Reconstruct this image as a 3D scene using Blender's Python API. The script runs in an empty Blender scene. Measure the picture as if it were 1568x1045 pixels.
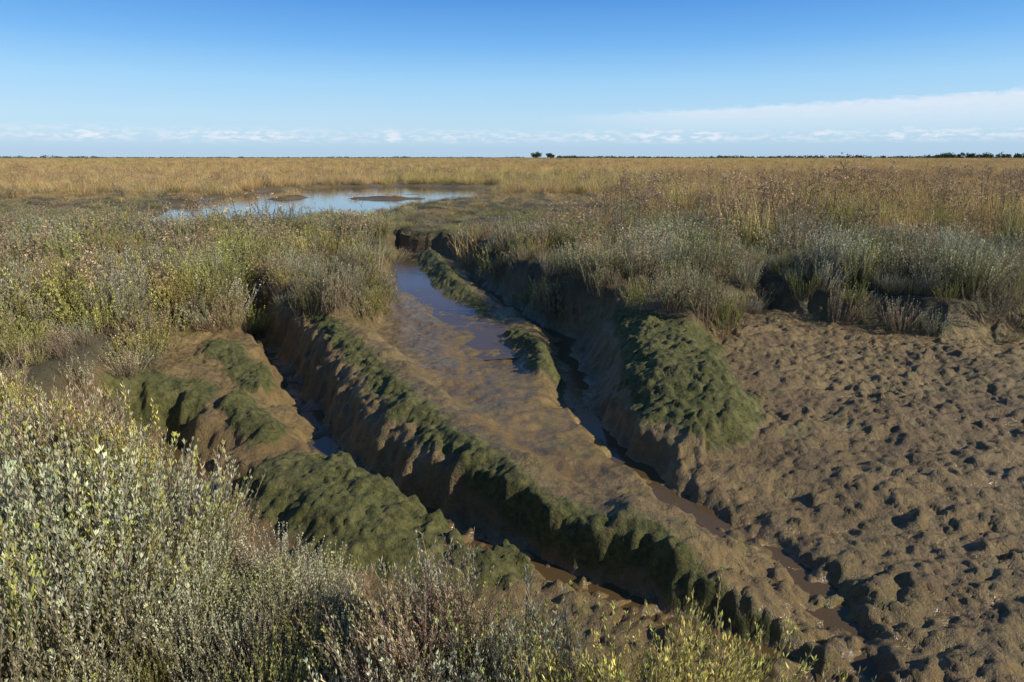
import bpy, math, random
import numpy as np
from mathutils import Vector
rng=np.random.default_rng(7); random.seed(7)
# Survey station: tripod height, focal length (in measured units) and tilt. Bearings read from the
# photograph plus a known ground elevation give each landform point in metres (x east, y north, z up).
CAMZ=1.75; F=1045.33; PITCH=math.radians(15.07)
sp,cp=math.sin(PITCH),math.cos(PITCH)
def G(px,py,z):
    u=(px-784)/F; v=(522.5-py)/F
    dz=-sp+v*cp; dy=cp+v*sp
    t=(CAMZ-z)/(-dz)
    return (round(u*t,2),round(dy*t,2),z)
def GL(l): return [G(*p) for p in l]
# ---------------- layout -----------------
basin=GL([(60,605,-.1),(130,580,-.2),(160,545,-.2),(190,515,-.2),(230,488,-.2),(320,497,-.3),(350,480,-.3),(330,440,-.3),(275,405,-.2),(335,405,-.1),(400,430,-.1),(460,450,-.1),(520,470,-.1),(552,462,-.2),(560,430,-.3),(585,388,-.3),(600,368,-.3),(650,376,-.3),(700,380,-.3),(745,392,-.3),(790,415,-.2),(860,440,-.15),(940,452,-.1),(1000,478,-.1),(1050,490,-.1),(1090,478,-.3),(1165,462,-.4),(1230,480,-.4),(1330,497,-.4),(1450,508,-.4),(1568,500,-.4),(1800,500,-.4)])
basin+= [(9.5,7.5,0),(9.5,2.0,0),(6,.8,0),(2.3,.8,0)]
basin+=GL([(1170,1125,.05),(1080,1100,.05),(1000,1082,.08),(900,1054,.1),(820,1014,.12),(740,953,.15),(640,898,.15),(520,855,.15),(420,828,.15),(330,822,.15),(230,772,.15),(140,712,.15),(60,655,.15),(0,625,.1)])
ctrl=GL([(600,380,-.4),(640,440,-.48),(700,520,-.55),(760,600,-.58),(840,680,-.63),(930,735,-.68),(660,560,-.5),(740,640,-.55),(1180,490,-.36),(1300,530,-.42),(1450,540,-.42),(1568,560,-.45),(1150,560,-.42),(1200,650,-.56),(1350,700,-.62),(1500,700,-.62),(1050,720,-.7),(1150,780,-.75),(1300,850,-.77),(1450,900,-.76),(1560,850,-.72),(1400,1000,-.8),(1560,1020,-.76),(1350,620,-.52),(1060,690,-.62),(1130,500,-.3),
(250,510,-.25),(200,560,-.28),(140,600,-.28),(330,540,-.38),(400,560,-.5),(440,630,-.62),(470,670,-.74),(300,640,-.52),(200,620,-.42),(330,700,-.7),(280,735,-.82),(100,615,-.28),(250,690,-.66),(400,700,-.74),(540,700,-.76),(620,770,-.80),(700,815,-.82),(850,875,-.84),(1000,940,-.86),(1150,1000,-.87),(860,930,-.78),(960,970,-.80),(1080,1015,-.82),(1250,960,-.8),(1200,870,-.78),(780,910,-.76),(1000,1030,-.76)])
ctrl+=[(4.5,2,-.7),(6,4,-.6),(8,5,-.5),(8.5,7,-.4),(3,1.8,-.75),(1.2,2.3,-.74)]
R1=GL([(455,440,-.1),(520,490,-.20),(600,560,-.30),(680,630,-.36),(760,692,-.42),(840,742,-.48),(930,775,-.52),(1010,803,-.56),(1085,850,-.61),(1135,905,-.68),(1200,935,-.74),(1270,975,-.8)])
R2=GL([(650,383,-.28),(685,425,-.30),(718,472,-.42)])
R3=GL([(770,485,-.38),(815,508,-.30),(848,545,-.42)])
NOSE=GL([(1000,455,-.03),(1030,510,-.12),(1055,560,-.20),(1065,606,-.35)])
R4=GL([(460,705,-.50),(545,765,-.53),(620,805,-.61),(690,845,-.70)])
R5=GL([(372,605,-.45),(412,655,-.57)])
R6=GL([(335,525,-.32),(395,580,-.47)])
R7=GL([(190,575,-.24),(265,600,-.42)])
HUM=[(3.75,2.6,-.30),(4.6,3.0,-.1)]
G1=GL([(285,405,-.6),(340,450,-.7),(385,510,-.75),(430,570,-.8),(470,630,-.83),(500,680,-.85),(560,735,-.86),(640,790,-.87),(720,830,-.88),(850,885,-.89),(980,940,-.9),(1100,990,-.91),(1230,1040,-.92),(1310,1090,-.93)])
G2=GL([(725,392,-.6),(745,440,-.7),(790,475,-.74),(860,520,-.77),(878,570,-.79),(890,620,-.8),(925,680,-.8),(1000,745,-.8),(1100,800,-.82),(1230,870,-.85),(1285,940,-.87),(1315,1010,-.89),(1330,1080,-.93)])
G2b=GL([(600,385,-.48),(650,450,-.55),(735,505,-.64),(775,560,-.68)])
G4=GL([(215,690,-.82),(285,730,-.86),(330,765,-.87)])
CM=GL([(600,380,-.4),(640,440,-.48),(700,530,-.55),(770,600,-.58),(850,690,-.63)])
PZ=-.13
pool=GL([(225,326,PZ),(330,302,PZ),(420,290,PZ),(520,286,PZ),(620,284,PZ),(775,287,PZ),(755,300,PZ),(620,316,PZ),(575,332,PZ),(440,346,PZ),(330,364,PZ),(240,364,PZ)])
ISL=[(GL([(540,303,PZ),(640,303,PZ)]),.35),(GL([(430,303,PZ),(455,301,PZ)]),.55)]
# ---------------- noise -----------------
def hsh(ix,iy,s):
    v=np.sin(ix*127.1+iy*311.7+s*74.7)*43758.5453
    return v-np.floor(v)
def vn(x,y,s=0):
    ix=np.floor(x);iy=np.floor(y);fx=x-ix;fy=y-iy
    fx=fx*fx*(3-2*fx);fy=fy*fy*(3-2*fy)
    a=hsh(ix,iy,s);b=hsh(ix+1,iy,s);c=hsh(ix,iy+1,s);d=hsh(ix+1,iy+1,s)
    return (a+(b-a)*fx)*(1-fy)+(c+(d-c)*fx)*fy
def fbm(x,y,s=0,o=3):
    r=0;a=.5;t=0
    for i in range(o):
        r=r+a*vn(x,y,s+i*3);t+=a;a*=.5;x,y=x*1.7+y*1.1+11.3,y*1.7-x*1.1+5.7
    return r/t
def worley(x,y,s):
    ix=np.floor(x);iy=np.floor(y);f1=np.full(x.shape,9.);idr=np.zeros(x.shape)
    for dx in(-1,0,1):
        for dy in(-1,0,1):
            cx=ix+dx;cy=iy+dy
            px=cx+hsh(cx,cy,s);py=cy+hsh(cx,cy,s+5)
            d=np.hypot(x-px,y-py);m=d<f1
            f1=np.where(m,d,f1);idr=np.where(m,hsh(cx,cy,s+9),idr)
    return f1,idr
def ss(a,b,x):
    t=np.clip((x-a)/(b-a),0,1);return t*t*(3-2*t)
def pline(x,y,pts):
    best=np.full(x.shape,1e9);z=np.zeros(x.shape);side=np.zeros(x.shape)
    for a,b in zip(pts[:-1],pts[1:]):
        dx,dy=b[0]-a[0],b[1]-a[1];L=dx*dx+dy*dy+1e-9
        t=np.clip(((x-a[0])*dx+(y-a[1])*dy)/L,0,1)
        d=np.hypot(x-a[0]-t*dx,y-a[1]-t*dy);m=d<best
        best=np.where(m,d,best);z=np.where(m,a[2]+t*(b[2]-a[2]),z)
        side=np.where(m,dx*(y-a[1])-dy*(x-a[0]),side)
    return best,z,side
def sdpoly(x,y,pts):
    P=list(pts)+[pts[0]]
    d,_,_=pline(x,y,P);ins=np.zeros(x.shape,bool)
    for a,b in zip(P[:-1],P[1:]):
        c=((a[1]>y)!=(b[1]>y))
        xi=(b[0]-a[0])*(y-a[1])/((b[1]-a[1]) if abs(b[1]-a[1])>1e-9 else 1e-9)+a[0]
        ins^=c&(x<xi)
    return np.where(ins,d,-d)   # + inside
def terrain(x,y):
    n=x.size
    near=ss(120,40,np.hypot(x,y))
    plate=(.16*(fbm(x*.7,y*.7,1)-.5)+.07*(fbm(x*2,y*2,4)-.5))*near
    h=plate.copy();moss=np.zeros(n);wet=np.zeros(n);sd=np.full(n,-5.)
    m=(x>-13)&(x<13)&(y>-1)&(y<21)
    X=x[m];Y=y[m]
    wx=X+.22*(fbm(X*1.6,Y*1.6,20)-.5)+.22*(fbm(X*4.5,Y*4.5,22)-.5)
    wy=Y+.22*(fbm(X*1.6,Y*1.6,30)-.5)+.22*(fbm(X*4.5,Y*4.5,32)-.5)
    s=sdpoly(wx,wy,basin)
    num=0;den=0
    for c in ctrl:
        w=1/((X-c[0])**2+(Y-c[1])**2+.03)**1.6
        num=num+w*c[2];den=den+w
    f=num/den
    mo=np.zeros(X.shape);we=np.full(X.shape,.42);slope=np.zeros(X.shape)
    def ridge(f,mo,pts,w0,wp,wn,mw,ms=1.,pw=1.):
        d,zc,side=pline(wx,wy,pts);w=np.where(side>0,wp,wn)
        k=(1-ss(0,1,(d-w0)/w))**pw
        f=np.where(zc>f,f+(zc-f)*k,f)
        mm=(1-ss(w0+mw*.4,w0+mw,d))*ms
        return f,np.maximum(mo,mm)
    d1,z1,side=pline(wx,wy,R1)
    crz=.15*(fbm(X*2.3,Y*2.3,99)-.5)
    f,mo2=ridge(f,mo,R1,.06,.50,.74,.38)
    f=f+crz*(1-ss(.1,.5,d1))
    mo=np.maximum(mo,mo2*np.where(side>0,.42,.92)*np.where(d1<.07,.6,1.)*ss(1.8,1.3,X))
    slope=np.maximum(slope,np.where(side<0,ss(.10,.3,d1)*ss(1.3,.8,d1),0))
    f,mo=ridge(f,mo,NOSE,.18,.48,.82,.60)
    f,mo=ridge(f,mo,R2,.10,.35,.30,.36)
    f,mo=ridge(f,mo,R3,.08,.30,.30,.3)
    f,mo=ridge(f,mo,R4,.16,.36,.40,.40)
    f,mo=ridge(f,mo,R5,.05,.22,.24,.20)
    f,mo=ridge(f,mo,R6,.06,.25,.28,.24,.85)
    f,mo=ridge(f,mo,R7,.12,.35,.35,.36,.85)
    f,_=ridge(f,mo,HUM,.12,.4,.4,.3)
    def gully(f,we,mo,pts,w0,w1,ws=1.):
        d,zc,_=pline(wx,wy,pts);k=1-ss(w0,w0+w1,d)
        f=np.where(zc<f,f+(zc-f)*k,f)
        kk=1-ss(w0*.6,w0+w1*.6,d)
        return f,np.maximum(we,kk*ws),mo*(1-.85*kk)
    wd=np.where(Y>6.3,.42,.16)
    f,we,mo=gully(f,we,mo,G1,np.where(Y>5.5,.03,.09),np.where(Y>5.5,.30,.16))
    f,we,mo=gully(f,we,mo,G2,.05,wd)
    f,we,mo=gully(f,we,mo,G2b,.15,.6,.9)
    f,we,mo=gully(f,we,mo,G4,.14,.3)
    dm,_,_=pline(wx,wy,CM)
    we=np.maximum(we,(1-ss(.35,1.1,dm))*np.where(Y>7.0,1.,.80))
    k=ss(-.05,.30,s)
    bump=plate[m]
    f2=bump*(1-k)+f*k
    mo=np.maximum(mo*ss(.0,.3,s),.48*ss(.02,.15,s)*(1-ss(.25,.8,s)))
    mo=np.maximum(mo,.34*ss(-2.0,-2.5,X)*ss(.1,.3,s)*ss(10,8.5,Y))
    # clods
    ins=ss(.0,.3,s)
    wxx=X+.22*(fbm(X*3.5,Y*3.5,50)-.5);wyy=Y+.22*(fbm(X*3.5,Y*3.5,60)-.5)
    def bil(x,y,s_): 
        return 1-np.exp(-4.*np.abs(2*vn(x,y,s_)-1))
    c1=bil((wxx*.8+wyy*.6)*6.,(wyy*.8-wxx*.6)*9.,3)
    c2=bil((wxx*.9-wyy*.4)*12.,(wyy*.9+wxx*.4)*16.,13)
    c3=bil(X*24.,Y*26.,23)
    a,ia=worley((wxx*.9+wyy*.3)/.20,(wyy*.9-wxx*.3)/.13,3)
    e,ie=worley((wxx*.7-wyy*.7)/.085,(wyy*.7+wxx*.7)/.07,31)
    patch=fbm(X*.9,Y*.9,71)
    lm=.35+.80*ss(.8,1.8,X)+.75*slope+.45*ss(-1.5,-2.5,X)
    lm=lm*(.22+1.25*patch)*(1-.8*(1-ss(.35,1.0,dm)))
    lm=np.clip(lm,0,1.2)*(.55+.45*ss(9.5,6,Y))
    lump=(c1*.018+c2*.020+c3*.010)*lm+(ss(.75,.15,a)*(.15+.85*(ia>.40))*ia*.050+ss(.65,.2,e)*(ie>.5)*ie*.022)*lm-.04*lm
    we=we+np.clip(-lump*14,-.35,.33)*ss(.4,.9,X)
    sm=.007*(c3-.5)
    rill=.07*(fbm(X*3.2,Y*3.2,80)-.5)+.035*(fbm(X*10,Y*10,81)-.5)
    tuft=mo*(.035*(fbm(X*12,Y*12,85)-.5)+.034*(fbm(X*26,Y*26,86,2)-.5))
    f2=f2+ins*(lump+sm+rill+tuft)
    we=np.clip(we+.45*(fbm(X*1.5,Y*1.5,90)-.5)-.5*ss(.2,.0,s),0,1)
    h[m]=f2;moss[m]=mo;wet[m]=we*ins;sd[m]=s
    m2=(y>16)&(y<60)&(x>-30)&(x<8)
    X=x[m2];Y=y[m2]
    wX=X+1.6*(fbm(X*.5,Y*.5,5)-.5);wY=Y+2.2*(fbm(X*.5,Y*.5,9)-.5)
    ps=sdpoly(wX,wY,pool)
    for pts,rr in ISL:
        d,_,_=pline(X,Y,pts);ps=np.minimum(ps,(d-rr-.8*(fbm(X*.6,Y*.6,15)-.5)))
    k=ss(-.8,.3,ps)
    h[m2]=h[m2]*(1-k)+(PZ-.10)*k+k*.13*(fbm(X*.35,Y*.35,44)-.5)
    pd=np.full(n,-9.);pd[m2]=ps
    wet[m2]=np.maximum(wet[m2],ss(-.3,.3,ps))
    return h,moss,wet,sd,pd
# ---------------- grid -----------------
def axis(a,b,st,gr,lo,hi):
    c=list(np.arange(a,b,st));s=st;p=c[-1]
    while p<hi: s*=1+gr; p+=s; c.append(p)
    s=st;p=a;l=[]
    while p>lo: s*=1+gr; p-=s; l.append(p)
    return np.array(l[::-1]+c)
xs=axis(-5.3,6.6,.018,.035,-4000,4000)
ys=axis(2.3,9.0,.018,.020,-60,5000)
XX,YY=np.meshgrid(xs,ys);nx,ny=len(xs),len(ys)
fx=XX.ravel();fy=YY.ravel()
H,MO,WE,SD,PD=terrain(fx,fy)
def mesh_from(name,co,quads):
    me=bpy.data.meshes.new(name);nq=len(quads)
    me.vertices.add(len(co));me.vertices.foreach_set('co',np.asarray(co,np.float32).ravel())
    me.loops.add(nq*4);me.loops.foreach_set('vertex_index',np.asarray(quads,np.int32).ravel())
    me.polygons.add(nq);me.polygons.foreach_set('loop_start',np.arange(0,nq*4,4,dtype=np.int32))
    me.polygons.foreach_set('loop_total',np.full(nq,4,np.int32))
    me.update(calc_edges=True);return me
idx=np.arange(nx*ny).reshape(ny,nx)
q=np.stack([idx[:-1,:-1],idx[:-1,1:],idx[1:,1:],idx[1:,:-1]],-1).reshape(-1,4)
me=mesh_from('marsh_ground',np.stack([fx,fy,H],-1),q)
me.polygons.foreach_set('use_smooth',np.ones(len(q),bool))
def fattr(me,n,v):
    a=me.attributes.new(n,'FLOAT','POINT');a.data.foreach_set('value',np.asarray(v,np.float32))
veg=np.where(PD>-8,1-ss(-.6,.2,PD),1.)*(1-ss(.0,.22,SD))
fattr(me,'moss',MO);fattr(me,'wet',WE);fattr(me,'veg',veg)
ground=bpy.data.objects.new('marsh_ground',me);bpy.context.collection.objects.link(ground)
# ---------------- node helpers -----------------
def newmat(n):
    m=bpy.data.materials.new(n);m.use_nodes=True;t=m.node_tree;t.nodes.clear();return m,t
class N:
    def __init__(s,t):s.t=t
    def n(s,ty,**k):
        nd=s.t.nodes.new(ty)
        for a,b in k.items():setattr(nd,a,b)
        return nd
    def l(s,a,b):s.t.links.new(a,b)
    def put(s,v,sock):
        if isinstance(v,(int,float)):sock.default_value=v
        elif isinstance(v,tuple):sock.default_value=v if len(v)!=3 or sock.type=='VECTOR' else v+(1,)
        else:s.l(v,sock)
    def math(s,op,a,b=0.,c=0.,clamp=False):
        nd=s.n('ShaderNodeMath',operation=op,use_clamp=clamp)
        s.put(a,nd.inputs[0]);s.put(b,nd.inputs[1]);s.put(c,nd.inputs[2]);return nd.outputs[0]
    def mix(s,f,a,b,bt='MIX'):
        nd=s.n('ShaderNodeMix',data_type='RGBA',blend_type=bt)
        s.put(f,nd.inputs[0]);s.put(a,nd.inputs[6]);s.put(b,nd.inputs[7]);return nd.outputs[2]
    def noise(s,vec,sc,det=4,rough=.55,dist=0.):
        nd=s.n('ShaderNodeTexNoise');s.l(vec,nd.inputs['Vector'])
        nd.inputs['Scale'].default_value=sc;nd.inputs['Detail'].default_value=det
        nd.inputs['Roughness'].default_value=rough;nd.inputs['Distortion'].default_value=dist
        return nd.outputs[0]
    def step(s,a,b,x):
        nd=s.n('ShaderNodeMapRange',interpolation_type='SMOOTHSTEP')
        s.put(x,nd.inputs[0]);s.put(a,nd.inputs[1]);s.put(b,nd.inputs[2]);nd.inputs[3].default_value=0;nd.inputs[4].default_value=1
        return nd.outputs[0]
    def attr(s,n,ty='GEOMETRY',o='Fac'):
        nd=s.n('ShaderNodeAttribute',attribute_name=n,attribute_type=ty);return nd.outputs[o]
mat,t=newmat('marsh_ground');k=N(t)
geo=k.n('ShaderNodeNewGeometry');P=geo.outputs['Position']
n1=k.noise(P,1.1,4);n2=k.noise(P,9,5,.6);n3=k.noise(P,60,4,.65);n4=k.noise(P,230,3,.7)
mud=k.mix(k.step(.35,.65,n1),(.195,.125,.044),(.305,.205,.076))
mud=k.mix(k.math('MULTIPLY',k.step(.4,.62,n2),.6),mud,(.125,.081,.033))
mud=k.mix(k.math('MULTIPLY',k.step(.5,.7,n3),.30),mud,(.37,.265,.115))
wet=k.attr('wet');moss=k.attr('moss');vg=k.attr('veg')
mud=k.mix(k.math('MULTIPLY',wet,.45),mud,(.135,.087,.037))
n5=k.noise(P,22,5,.7)
mf=k.step(.48,.66,k.math('ADD',k.math('MULTIPLY',moss,.56),k.math('ADD',k.math('MULTIPLY',n2,.32),k.math('MULTIPLY',n5,.22))))
mc=k.mix(k.step(.35,.65,n5),(.036,.044,.010),(.120,.128,.029))
mc=k.mix(k.step(.50,.70,n2),mc,(.17,.145,.050))
alg=k.math('MULTIPLY',k.step(.50,.70,k.noise(P,2.2,5,.65)),.50)
mud=k.mix(alg,mud,(.150,.135,.036))
col=k.mix(k.math('MULTIPLY',mf,.88),mud,mc)
sep=k.n('ShaderNodeSeparateXYZ');k.l(P,sep.inputs[0])
mp=k.n('ShaderNodeMapping');k.l(P,mp.inputs[0]);mp.inputs['Scale'].default_value=(.006,.02,1)
fn=k.noise(mp.outputs[0],1.,5,.6)
far=k.mix(k.step(.38,.54,fn),(.27,.23,.085),(.54,.38,.16))
far=k.mix(k.step(600,1500,sep.outputs[1]),far,(.20,.20,.09))
soil=k.mix(n2,(.06,.052,.024),(.13,.10,.048))
vc=k.mix(k.step(30,90,sep.outputs[1]),soil,far)
col=k.mix(vg,col,vc)
b=k.n('ShaderNodeBsdfPrincipled');k.l(col,b.inputs['Base Color'])
wp=k.step(.42,.76,k.math('ADD',k.math('MULTIPLY',wet,.7),k.math('MULTIPLY',k.noise(P,4,4,.6),.45)))
rough=k.math('SUBTRACT',.56,k.math('MULTIPLY',wp,.44))
rough=k.math('MAXIMUM',rough,k.math('MULTIPLY',k.math('MAXIMUM',mf,vg),.9));k.l(rough,b.inputs['Roughness'])
hh=k.math('ADD',k.math('MULTIPLY',n3,.5),k.math('ADD',k.math('MULTIPLY',n5,1.3),k.math('MULTIPLY',n4,.22)))
bp=k.n('ShaderNodeBump');k.l(hh,bp.inputs['Height']);bp.inputs['Distance'].default_value=.030
k.l(k.math('SUBTRACT',1.,k.math('MULTIPLY',wp,.5)),bp.inputs['Strength']);k.l(bp.outputs[0],b.inputs['Normal'])
o=k.n('ShaderNodeOutputMaterial');k.l(b.outputs[0],o.inputs[0]);me.materials.append(mat)
# water
def watermat(n,c,r,bs,bstr):
    mat,t=newmat(n);k=N(t);geo=k.n('ShaderNodeNewGeometry')
    b=k.n('ShaderNodeBsdfPrincipled');b.inputs['Base Color'].default_value=c+(1,);b.inputs['Roughness'].default_value=r;b.inputs['IOR'].default_value=1.33
    bp=k.n('ShaderNodeBump');k.l(k.noise(geo.outputs['Position'],bs,3),bp.inputs['Height']);bp.inputs['Distance'].default_value=.01;bp.inputs['Strength'].default_value=bstr
    k.l(bp.outputs[0],b.inputs['Normal']);o=k.n('ShaderNodeOutputMaterial');k.l(b.outputs[0],o.inputs[0]);return mat
co=[];fc=[]
G2w=GL([(598,392,-.456),(640,440,-.520),(690,480,-.583),(735,510,-.632),(768,550,-.670)])
for pts,w,lift in((G1,.24,.014),(G2,.24,.016),(G4,.45,.025),(G2w,.75,-.001)):
    P2=[]
    for a,b2 in zip(pts[:-1],pts[1:]):
        for i in range(10):
            tt=i/10;P2.append([a[j]+(b2[j]-a[j])*tt for j in range(3)])
    P2.append(list(pts[-1]))
    base=len(co)
    for i,p in enumerate(P2):
        a=P2[max(i-1,0)];c=P2[min(i+1,len(P2)-1)];d=Vector((c[0]-a[0],c[1]-a[1],0)).normalized();nn=(-d.y,d.x)
        co.append((p[0]-nn[0]*w,p[1]-nn[1]*w,p[2]+lift));co.append((p[0]+nn[0]*w,p[1]+nn[1]*w,p[2]+lift))
    for i in range(len(P2)-1):
        fc.append((base+2*i,base+2*i+2,base+2*i+3,base+2*i+1))
wm=mesh_from('creek_water',co,fc);wo=bpy.data.objects.new('creek_water',wm);bpy.context.collection.objects.link(wo)
wm.materials.append(watermat('creek_water',(.10,.063,.028),.05,25,.25))
WZ=PZ-.06
# two abutting sheets so that the water stays north of the head of the creek
pm=mesh_from('pool_water',[(-22,16,WZ),(-5.5,16,WZ),(-5.5,19.5,WZ),(-22,19.5,WZ),(3,19.5,WZ),(3,48,WZ),(-5.5,48,WZ),(-22,48,WZ)],[(0,1,2,3),(3,2,6,7),(2,4,5,6)])
po=bpy.data.objects.new('pool_water',pm);bpy.context.collection.objects.link(po);pm.materials.append(watermat('pool_water',(.09,.08,.06),.05,3,.45))
# ---------------- plants -----------------
class MB:
    def __init__(s):s.v=[];s.f=[];s.sh=[]
    def quad(s,a,b,c,d,sh):
        n=len(s.v);s.v+=[a,b,c,d];s.f.append((n,n+1,n+2,n+3));s.sh+=[sh]*4
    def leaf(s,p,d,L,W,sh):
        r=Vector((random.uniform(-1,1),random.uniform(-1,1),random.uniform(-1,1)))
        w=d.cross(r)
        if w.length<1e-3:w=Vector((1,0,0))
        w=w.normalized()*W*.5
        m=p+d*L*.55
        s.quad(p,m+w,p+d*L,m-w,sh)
    def stem(s,p,q2,W,sh):
        d=q2-p;w=d.cross(Vector((random.uniform(-1,1),random.uniform(-1,1),.1))).normalized()*W*.5
        s.quad(p-w,p+w,q2+w*.7,q2-w*.7,sh)
    def done(s,name,mat,coll):
        me=mesh_from(name,np.array([tuple(v) for v in s.v]),s.f);fattr(me,'shade',s.sh);me.materials.append(mat)
        ob=bpy.data.objects.new(name,me);coll.objects.link(ob);return ob
def plantmat(name,stemcol,trans=.25):
    mat,t=newmat(name);k=N(t)
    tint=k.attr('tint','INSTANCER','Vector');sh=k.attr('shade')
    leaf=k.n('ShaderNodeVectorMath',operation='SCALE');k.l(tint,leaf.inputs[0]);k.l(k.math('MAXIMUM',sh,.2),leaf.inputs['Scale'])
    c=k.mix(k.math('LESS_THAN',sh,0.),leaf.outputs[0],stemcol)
    d=k.n('ShaderNodeBsdfDiffuse');tr=k.n('ShaderNodeBsdfTranslucent');k.l(c,d.inputs[0]);k.l(c,tr.inputs[0])
    mx=k.n('ShaderNodeMixShader');mx.inputs[0].default_value=trans;k.l(d.outputs[0],mx.inputs[1]);k.l(tr.outputs[0],mx.inputs[2])
    o=k.n('ShaderNodeOutputMaterial');k.l(mx.outputs[0],o.inputs[0]);return mat
U=random.uniform
def dirn(az,el):return Vector((math.cos(az)*math.cos(el),math.sin(az)*math.cos(el),math.sin(el)))
def purslane(R=.17,Hh=.27,ns=54,leafL=.018,leafW=.0050,nl=13):
    m=MB()
    for i in range(ns):
        az=U(0,6.283);rr=R*math.sqrt(U(0,1))*.6;p=Vector((math.cos(az)*rr,math.sin(az)*rr,0))
        az+=U(-.6,.6);el=U(.6,1.45);L=Hh*U(.55,1.25);seg=4;d=dirn(az,el);pts=[p]
        for j in range(seg):
            d=(d+Vector((0,0,.16))+Vector((U(-.16,.16),U(-.16,.16),0))).normalized();pts.append(pts[-1]+d*L/seg)
        for a,b in zip(pts[:-1],pts[1:]):m.stem(a,b,.0032,-1.)
        br=U(.65,1.25)
        for j in range(nl):
            t=.25+.75*(j/(nl-1));q=t*seg;ii=min(int(q),seg-1);pp=pts[ii].lerp(pts[ii+1],q-ii)
            aa=j*1.57+U(-.3,.3);sc=1.1-.6*abs(t-.6)
            for o in(0,math.pi):
                dd=(dirn(aa+o,U(.3,1.0))*.6+d*.8).normalized()
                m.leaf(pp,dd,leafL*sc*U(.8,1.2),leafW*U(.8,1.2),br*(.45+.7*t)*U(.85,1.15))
        for _ in range(5):
            dd=(dirn(U(0,6.28),U(.9,1.5))).normalized();m.leaf(pts[-1],dd,leafL*.8,leafW*.6,br*1.3)
    return m
def seablite(R=.13,Hh=.29,ns=36):
    m=MB()
    for i in range(ns):
        az=U(0,6.283);rr=R*math.sqrt(U(0,1));p=Vector((math.cos(az)*rr,math.sin(az)*rr,0))
        d=dirn(U(0,6.28),U(1.1,1.5));L=Hh*U(.5,1.3);top=p+d*L;m.stem(p,top,.003,-1.)
        br=U(.65,1.3);axes=[(p,top)]
        for _ in range(4):
            t=U(.35,.85);b=p.lerp(top,t);dd=(dirn(U(0,6.28),U(.7,1.2))+d*1.).normalized();e=b+dd*L*U(.15,.35);m.stem(b,e,.002,-1.);axes.append((b,e))
        for ai,(a,e) in enumerate(axes):
            n=26 if ai==0 else 11
            for j in range(n):
                t=(.25 if ai==0 else .1)+.75*U(0,1);pp=a.lerp(e,min(t,1))
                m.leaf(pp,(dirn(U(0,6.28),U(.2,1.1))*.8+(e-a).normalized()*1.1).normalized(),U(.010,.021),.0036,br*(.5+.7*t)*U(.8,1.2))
    return m
def grass(R=.16,Hh=.5,nb=80,W=.006):
    m=MB()
    for i in range(nb):
        az=U(0,6.283);rr=R*math.sqrt(U(0,1));p=Vector((math.cos(az)*rr,math.sin(az)*rr,0))
        d=dirn(U(0,6.28),U(1.2,1.52));L=Hh*U(.5,1.15);br=U(.6,1.25);w=Vector((U(-1,1),U(-1,1),0)).normalized()*W*.5
        for j in range(3):
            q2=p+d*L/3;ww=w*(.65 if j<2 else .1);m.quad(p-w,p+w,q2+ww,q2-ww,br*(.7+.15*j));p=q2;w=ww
            d=(d+Vector((U(-.13,.17),U(-.13,.13),-.03))).normalized()
        if i%3==0:
            for _ in range(5):
                m.leaf(p-d*U(0,.05),(dirn(U(0,6.28),U(.6,1.4))+d).normalized(),.022,.006,br*.85)
    return m
def aster(R=.15,Hh=.55,ns=9):
    m=MB()
    for i in range(ns):
        az=U(0,6.283);rr=R*math.sqrt(U(0,1));p=Vector((math.cos(az)*rr,math.sin(az)*rr,0))
        d=dirn(U(0,6.28),U(1.3,1.52));L=Hh*U(.7,1.15);top=p+d*L;m.stem(p,top,.005,-1.)
        for j in range(10):
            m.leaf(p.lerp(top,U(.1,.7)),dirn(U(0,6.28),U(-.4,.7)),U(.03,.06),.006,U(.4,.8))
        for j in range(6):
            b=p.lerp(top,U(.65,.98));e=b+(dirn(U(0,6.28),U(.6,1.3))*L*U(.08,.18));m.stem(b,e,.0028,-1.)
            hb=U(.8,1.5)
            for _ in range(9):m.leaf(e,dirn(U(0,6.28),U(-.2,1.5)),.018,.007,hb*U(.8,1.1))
    return m
mats={'purslane':plantmat('purslane_leaf',(.27,.20,.13)),'seablite':plantmat('seablite_leaf',(.29,.195,.12)),'grass':plantmat('dry_grass',(.3,.2,.1)),'aster':plantmat('aster_stem',(.26,.18,.10),.15)}
colls={}
for nm,fnc,nv in(('purslane',purslane,6),('seablite',seablite,6),('grass',grass,4),('aster',aster,4)):
    c=bpy.data.collections.new(nm+'_variants');colls[nm]=(c,nv)
    for i in range(nv):fnc().done(nm+'_plant_%d'%i,mats[nm],c)
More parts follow.
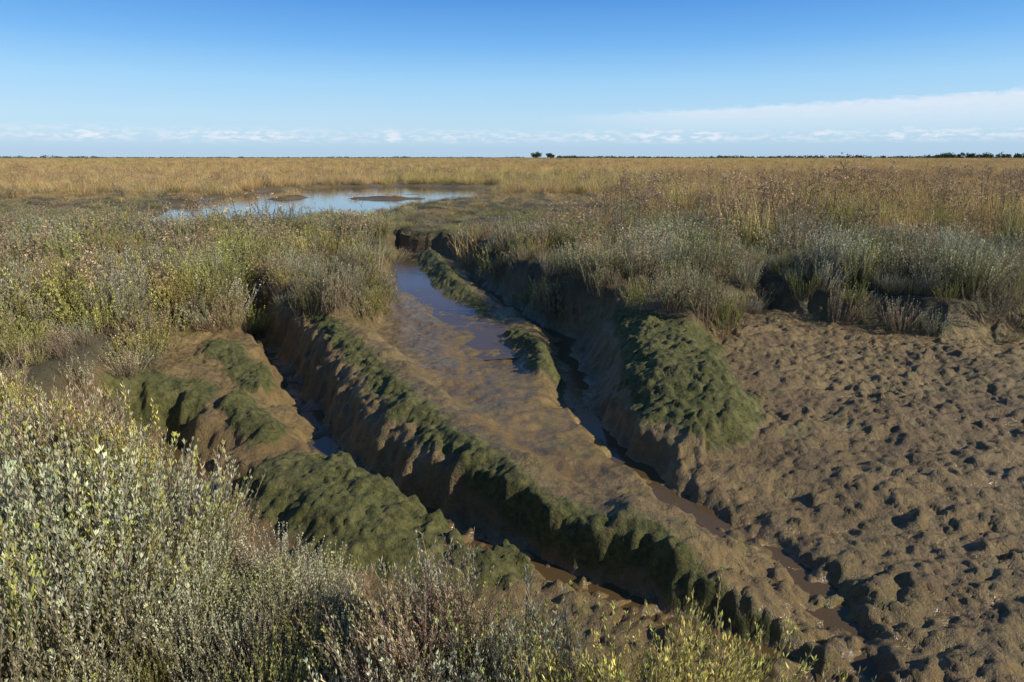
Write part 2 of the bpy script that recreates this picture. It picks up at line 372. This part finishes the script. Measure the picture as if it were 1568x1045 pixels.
def scatter(objname,kind,pos,rot,scl,tint):
    coll,nv=colls[kind];n=len(pos)
    me=bpy.data.meshes.new(objname);me.vertices.add(n);me.vertices.foreach_set('co',np.asarray(pos,np.float32).ravel())
    for an,v in(('rot',rot),('scl',scl),('tint',tint)):
        a=me.attributes.new(an,'FLOAT_VECTOR','POINT');a.data.foreach_set('vector',np.asarray(v,np.float32).ravel())
    a=me.attributes.new('vidx','INT','POINT');a.data.foreach_set('value',rng.integers(0,nv,n).astype(np.int32))
    ob=bpy.data.objects.new(objname,me);bpy.context.collection.objects.link(ob)
    ng=bpy.data.node_groups.new(objname,'GeometryNodeTree')
    ng.interface.new_socket('Geometry',in_out='INPUT',socket_type='NodeSocketGeometry');ng.interface.new_socket('Geometry',in_out='OUTPUT',socket_type='NodeSocketGeometry')
    gi=ng.nodes.new('NodeGroupInput');go=ng.nodes.new('NodeGroupOutput');ip=ng.nodes.new('GeometryNodeInstanceOnPoints')
    ci=ng.nodes.new('GeometryNodeCollectionInfo');ci.inputs['Collection'].default_value=coll;ci.inputs['Separate Children'].default_value=True;ci.inputs['Reset Children'].default_value=True
    ng.links.new(gi.outputs[0],ip.inputs['Points']);ng.links.new(ci.outputs[0],ip.inputs['Instance']);ip.inputs['Pick Instance'].default_value=True
    for an,ty,sk in(('vidx','INT','Instance Index'),('rot','FLOAT_VECTOR','Rotation'),('scl','FLOAT_VECTOR','Scale')):
        na=ng.nodes.new('GeometryNodeInputNamedAttribute');na.data_type=ty;na.inputs[0].default_value=an
        out=[o for o in na.outputs if o.enabled and o.name=='Attribute'][0];ng.links.new(out,ip.inputs[sk])
    ng.links.new(ip.outputs[0],go.inputs[0]);md=ob.modifiers.new('scatter','NODES');md.node_group=ng
    return ob
def cand(y0,y1,dens,margin=1.0,tanf=.84):
    A=tanf*(y1*y1-y0*y0)+2*margin*(y1-y0);n=int(A*dens)
    yy=np.sqrt(rng.uniform(y0*y0,y1*y1,n*1));xx=rng.uniform(-1,1,n)*(tanf*yy+margin)
    return xx,yy
PX=[];PY=[];SC=[]
for y0,y1,dn,sc in((.5,3.2,60,.88),(3.2,4.8,40,.95),(4.8,12,16,1.25),(12,24,7.5,1.7),(24,60,3.3,2.1),(60,160,.75,3.2),(160,420,.15,5.5),(420,1000,.025,8.)):
    a,b_=cand(y0,y1,dn,1.8);PX.append(a);PY.append(b_);SC.append(np.full(a.size,sc))
px=np.concatenate(PX);py=np.concatenate(PY);sc=np.concatenate(SC)
hz,_,_,sd,pd=terrain(px,py)
dist=np.hypot(px,py)
lim=np.where(py<4.5,.20,np.where(px>2.2,.38,np.where(px<-3.0,.38,.24)))
ok=(sd<lim)&(pd<-.3)&(dist>.7)
px,py,sc,hz,sd,pd,dist=[v[ok] for v in(px,py,sc,hz,sd,pd,dist)]
n=px.size
nz=fbm(px*.35,py*.35,200);nz2=fbm(px*.9,py*.9,210);nf=fbm(px*.05,py*.02,220);r=rng.uniform(0,1,n)
nz3=fbm(px*2.2,py*2.2,240,2)
hum=ss(.3,.7,fbm(px*1.0,py*1.0,230))
kind=np.zeros(n,int) # 0 purs 1 seab 2 grass 3 aster
tint=np.zeros((n,3))
silver=np.array((.54,.53,.35));grey=np.array((.36,.35,.205));olive=np.array((.32,.315,.095));yel=np.array((.61,.56,.16));red=np.array((.48,.35,.27));tan_=np.array((.50,.40,.245));straw=np.array((.80,.59,.28));orange=np.array((.68,.45,.19));brown=np.array((.40,.29,.185))
ang=px/np.maximum(py,.1)
for i in range(n):
    x,y=px[i],py[i];a=nz[i];b_=nz2[i];q_=r[i];c_=nz3[i]
    if y<4.8:
        thr=.45 if x<-1.4 else (.57 if x<-.6 else .66)
        if b_+.25*(q_-.5)>thr:
            kind[i]=0;tint[i]=silver*1.1 if q_<.65 else (grey*1.3 if q_<.8 else olive*1.6)
        else:
            kind[i]=1
            if c_<.50:tint[i]=yel*1.08 if q_<.55 else olive*1.7
            elif c_<.62:tint[i]=silver*.95 if q_<.4 else (yel if q_<.7 else tan_*1.1)
            else:tint[i]=red if q_<.3 else (tan_*1.15 if q_<.6 else silver*.95)
    elif y<13:
        if x<-2.8:
            kind[i]=0 if b_>.5 else 1
            tint[i]=(yel*.95 if c_<.48 else olive*1.5) if q_<.45 else (silver*.9 if q_<.72 else tan_)
        elif x>2.2:
            kind[i]=0 if b_>.33 else 1;tint[i]=silver*.95 if q_<.4 else grey if q_<.68 else olive*1.05 if q_<.85 else tan_*.9
        else:
            kind[i]=0 if b_>.45 else 1;tint[i]=grey*1.2 if q_<.4 else (olive*1.4 if q_<.7 else tan_)
        if q_>.955:kind[i]=3;tint[i]=brown*1.3
        elif q_>.935 and x<2.2:kind[i]=2;tint[i]=tan_*1.3
    else:
        g=float(ss(13,34,np.array(y+max(0,ang[i])*24-6)));rt=ang[i]>.08
        if q_<g*.76+ (.12 if a>.6 else .03):
            kind[i]=2;u_=rng.uniform();c=straw*u_+orange*(1-u_)
            if y>25 and nf[i]<.38:c=c*.7+olive*.65
            if y<26 and rng.uniform()<.22:c=olive*1.5
            tint[i]=c
        elif q_<g*.76+(.16 if rt and y<60 else .12):
            kind[i]=3;tint[i]=brown*(1+.6*rng.uniform())
        else:
            kind[i]=0 if b_>.45 else 1
            u_=rng.uniform();tint[i]=(grey*1.15 if u_<.4 else olive*1.4 if u_<.65 else silver*.85 if u_<.85 else tan_)
            if y>60:tint[i]=olive*1.5;kind[i]=1
tint*=rng.uniform(.70,1.25,(n,1));tint*=rng.uniform(.94,1.06,(n,3))
vs=rng.uniform(.7,1.25,n)*np.where(dist<25,.56+.9*hum,1.)
hs=np.select([sc<1.1,sc<1.3,sc<2,sc<2.5,sc<4],[1.08,1.15,1.25,1.3,1.5],1.7)
hs=np.where((kind==2)&(ang<.1),hs*.75,hs)
hs=np.where((kind==3)&(ang>.08)&(py>11)&(py<50),hs*1.3,hs)
hs=np.where((px>2.0)&(py>8)&(py<12)&(kind<2),hs*1.3,hs)
hs=np.where((py<3.2)&(px>-.3),hs*.8,hs)
poolfront=(pd>-8)&(py<34)
isl=(ang>-.33)&(ang<-.19)&(py<21)
hs=np.where(poolfront,hs*np.where(isl,.62,.36),hs);vs=np.where(poolfront&~isl,np.minimum(vs,.85),vs)
rot=np.stack([rng.uniform(-.22,.22,n),rng.uniform(-.22,.22,n),rng.uniform(0,6.28,n)],-1)
scl=np.stack([sc*vs,sc*vs,hs*vs],-1)
pos=np.stack([px,py,hz-.02],-1)
for ki,(on,kn) in enumerate((('sea_purslane_shrubs','purslane'),('seablite_plants','seablite'),('dry_marsh_grass','grass'),('sea_aster_plants','aster'))):
    m=kind==ki;scatter(on,kn,pos[m],rot[m],scl[m],tint[m])
# ---------------- distant trees -----------------
def crownmat():
    mat,t=newmat('tree_foliage');k=N(t);sh=k.attr('shade');c=k.mix(sh,(.04,.055,.035),(.10,.12,.065))
    d=k.n('ShaderNodeBsdfDiffuse');k.l(c,d.inputs[0]);o=k.n('ShaderNodeOutputMaterial');k.l(d.outputs[0],o.inputs[0]);return mat
cm=crownmat()
def crown(m,c,rx,rz,nl,ls):
    for _ in range(nl):
        v=Vector((random.gauss(0,1),random.gauss(0,1),random.gauss(0,1))).normalized()*U(.3,1.)**.5
        p=Vector((c[0]+v.x*rx,c[1]+v.y*rx,c[2]+v.z*rz));m.leaf(p,dirn(U(0,6.28),U(-1,1.4)),ls*U(.6,1.3),ls*.8,U(0,1))
m=MB()
def east(px,Y):return (px-784)/F*Y/cp
for X0,X1,Y,h0,h1,stp in((850,1100,900,1.2,2.6,2.6),(1080,1420,950,2.,4.0,3.),(1380,1800,900,2.8,9.,2.4),(-100,330,1100,1.,2.5,5.),(330,800,1200,.8,2.2,6.)):
    x=east(X0,Y);xe=east(X1,Y)
    while x<xe:
        nn=float(vn(np.array([x*.05]),np.array([Y*.1]),5)[0]);nn2=float(vn(np.array([x*.012]),np.array([Y*.1]),9)[0])
        hh_=(h0+(h1-h0)*nn*nn2*1.8)*U(.75,1.2)
        crown(m,(x,Y+U(-12,12),hh_*.4),stp*U(.8,1.6),hh_*.75,int(16+13*hh_),1.6);x+=stp*U(.6,1.4)
tc=bpy.context.collection
m.done('distant_trees',cm,tc)
def bark():
    mat,t=newmat('bark');k=N(t);geo=k.n('ShaderNodeNewGeometry');d=k.n('ShaderNodeBsdfDiffuse');k.l(k.mix(k.noise(geo.outputs['Position'],3),(.03,.025,.02),(.07,.055,.04)),d.inputs[0]);o=k.n('ShaderNodeOutputMaterial');k.l(d.outputs[0],o.inputs[0]);return mat
bk=bark()
for tx,hgt,wd_ in((818,5.6,4.2),(839,4.4,3.2)):
    Y=480;x=east(tx,Y);e=bpy.data.objects.new('hawthorn_tree',None);tc.objects.link(e);e.location=(x,Y,0)
    tm=MB();m=MB()
    for a0,b0,w in((Vector((0,0,0)),Vector((.2,0,hgt*.45)),.5),(Vector((.2,0,hgt*.4)),Vector((1.2,.3,hgt*.75)),.25),(Vector((.2,0,hgt*.4)),Vector((-1.1,-.3,hgt*.7)),.25),(Vector((.2,0,hgt*.42)),Vector((.2,.8,hgt*.85)),.22)):
        for an in range(4):
            dv=Vector((math.cos(an*1.57),math.sin(an*1.57),0))*w*.5;dv2=Vector((math.cos(an*1.57+1.57),math.sin(an*1.57+1.57),0))*w*.5
            tm.quad(a0+dv,a0+dv2,b0+dv2*.6,b0+dv*.6,0.)
    o1=tm.done('trunk',bk,tc);o1.parent=e
    for _ in range(10):
        crown(m,(U(-1,1)*wd_*.7,U(-1,1)*wd_*.5,hgt*U(.4,.8)),wd_*.38,hgt*.18,90,.6)
    o2=m.done('crown',cm,tc);o2.parent=e
# ---------------- sun, sky -----------------
SE=math.radians(29);AZ=math.radians(109)
sd_=Vector((math.sin(AZ)*math.cos(SE),math.cos(AZ)*math.cos(SE),math.sin(SE)))
sl=bpy.data.lights.new('sun','SUN');sl.energy=5.;sl.angle=math.radians(.5);sl.color=(1.,.94,.80)
so=bpy.data.objects.new('sun',sl);so.rotation_euler=(-sd_).to_track_quat('-Z','Y').to_euler();tc.objects.link(so)
w=bpy.data.worlds.new('World');bpy.context.scene.world=w;w.use_nodes=True;t=w.node_tree;t.nodes.clear();k=N(t)
sky=k.n('ShaderNodeTexSky',sky_type='NISHITA');sky.sun_disc=False;sky.sun_elevation=SE;sky.sun_rotation=AZ;sky.air_density=1.0;sky.dust_density=.3;sky.ozone_density=2.5
STR=.12
tcn=k.n('ShaderNodeTexCoord');sx=k.n('ShaderNodeSeparateXYZ');k.l(tcn.outputs['Generated'],sx.inputs[0])
azn=k.math('MULTIPLY',k.math('ARCTAN2',sx.outputs[0],sx.outputs[1]),57.3);eln=k.math('MULTIPLY',k.math('ARCSINE',sx.outputs[2]),57.3)
# clear blue air: colour by elevation, blended with the physical sky
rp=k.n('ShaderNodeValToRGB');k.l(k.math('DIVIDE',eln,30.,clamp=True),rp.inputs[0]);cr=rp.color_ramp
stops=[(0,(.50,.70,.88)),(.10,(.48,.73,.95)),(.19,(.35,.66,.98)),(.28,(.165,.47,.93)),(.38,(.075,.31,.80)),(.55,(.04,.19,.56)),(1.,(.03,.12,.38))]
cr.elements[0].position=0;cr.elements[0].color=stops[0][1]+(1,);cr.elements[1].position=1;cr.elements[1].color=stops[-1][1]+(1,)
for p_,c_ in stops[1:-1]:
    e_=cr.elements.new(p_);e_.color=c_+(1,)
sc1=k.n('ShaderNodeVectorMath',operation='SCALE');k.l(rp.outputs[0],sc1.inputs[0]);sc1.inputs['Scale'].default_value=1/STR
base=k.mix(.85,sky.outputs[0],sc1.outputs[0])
cv2=k.n('ShaderNodeCombineXYZ');k.l(k.math('MULTIPLY',azn,.9),cv2.inputs[0]);k.l(k.math('MULTIPLY',eln,3.2),cv2.inputs[1])
cn2=k.noise(cv2.outputs[0],1.,5,.6)
cv3=k.n('ShaderNodeCombineXYZ');k.l(k.math('MULTIPLY',azn,.12),cv3.inputs[0]);cn3=k.noise(cv3.outputs[0],1.,2,.5)
top=k.math('ADD',k.math('ADD',3.0,k.math('MULTIPLY',azn,.034)),k.math('MULTIPLY',k.math('SUBTRACT',cn2,.5),.8))
band=k.math('MULTIPLY',k.math('SUBTRACT',1.,k.step(-.2,.22,k.math('SUBTRACT',eln,top))),k.step(1.2,4.2,eln))
band=k.math('MULTIPLY',band,k.step(0.,16.,azn))
band=k.math('MULTIPLY',band,k.math('ADD',.50,k.math('MULTIPLY',cn2,.4)))
pw_=k.math('MULTIPLY',k.step(.9,1.5,eln),k.math('SUBTRACT',1.,k.step(1.6,2.4,eln)))
pf=k.math('MULTIPLY',k.math('MULTIPLY',k.step(.42,.62,cn2),pw_),k.math('ADD',.42,k.math('MULTIPLY',k.step(.45,.58,cn3),.5)))
hz_=k.math('MULTIPLY',k.math('SUBTRACT',1.,k.step(.4,1.9,eln)),.40)
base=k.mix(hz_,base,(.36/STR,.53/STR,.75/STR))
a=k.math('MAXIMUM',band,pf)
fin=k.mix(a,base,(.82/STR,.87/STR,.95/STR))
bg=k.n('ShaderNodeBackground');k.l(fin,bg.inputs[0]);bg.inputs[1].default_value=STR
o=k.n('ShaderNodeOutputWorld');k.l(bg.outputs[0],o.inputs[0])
# ---------------- camera -----------------
cd=bpy.data.cameras.new('camera');cd.lens=24;cd.sensor_width=36;cd.clip_end=12000;cd.clip_start=.05
cam=bpy.data.objects.new('camera',cd);cam.location=(0,0,CAMZ);cam.rotation_euler=(math.radians(90)-PITCH,0,0);tc.objects.link(cam)
sc_=bpy.context.scene;sc_.camera=cam;sc_.view_settings.view_transform='Standard';sc_.view_settings.look='None';sc_.view_settings.exposure=0
print('NINST',n,nx,ny)
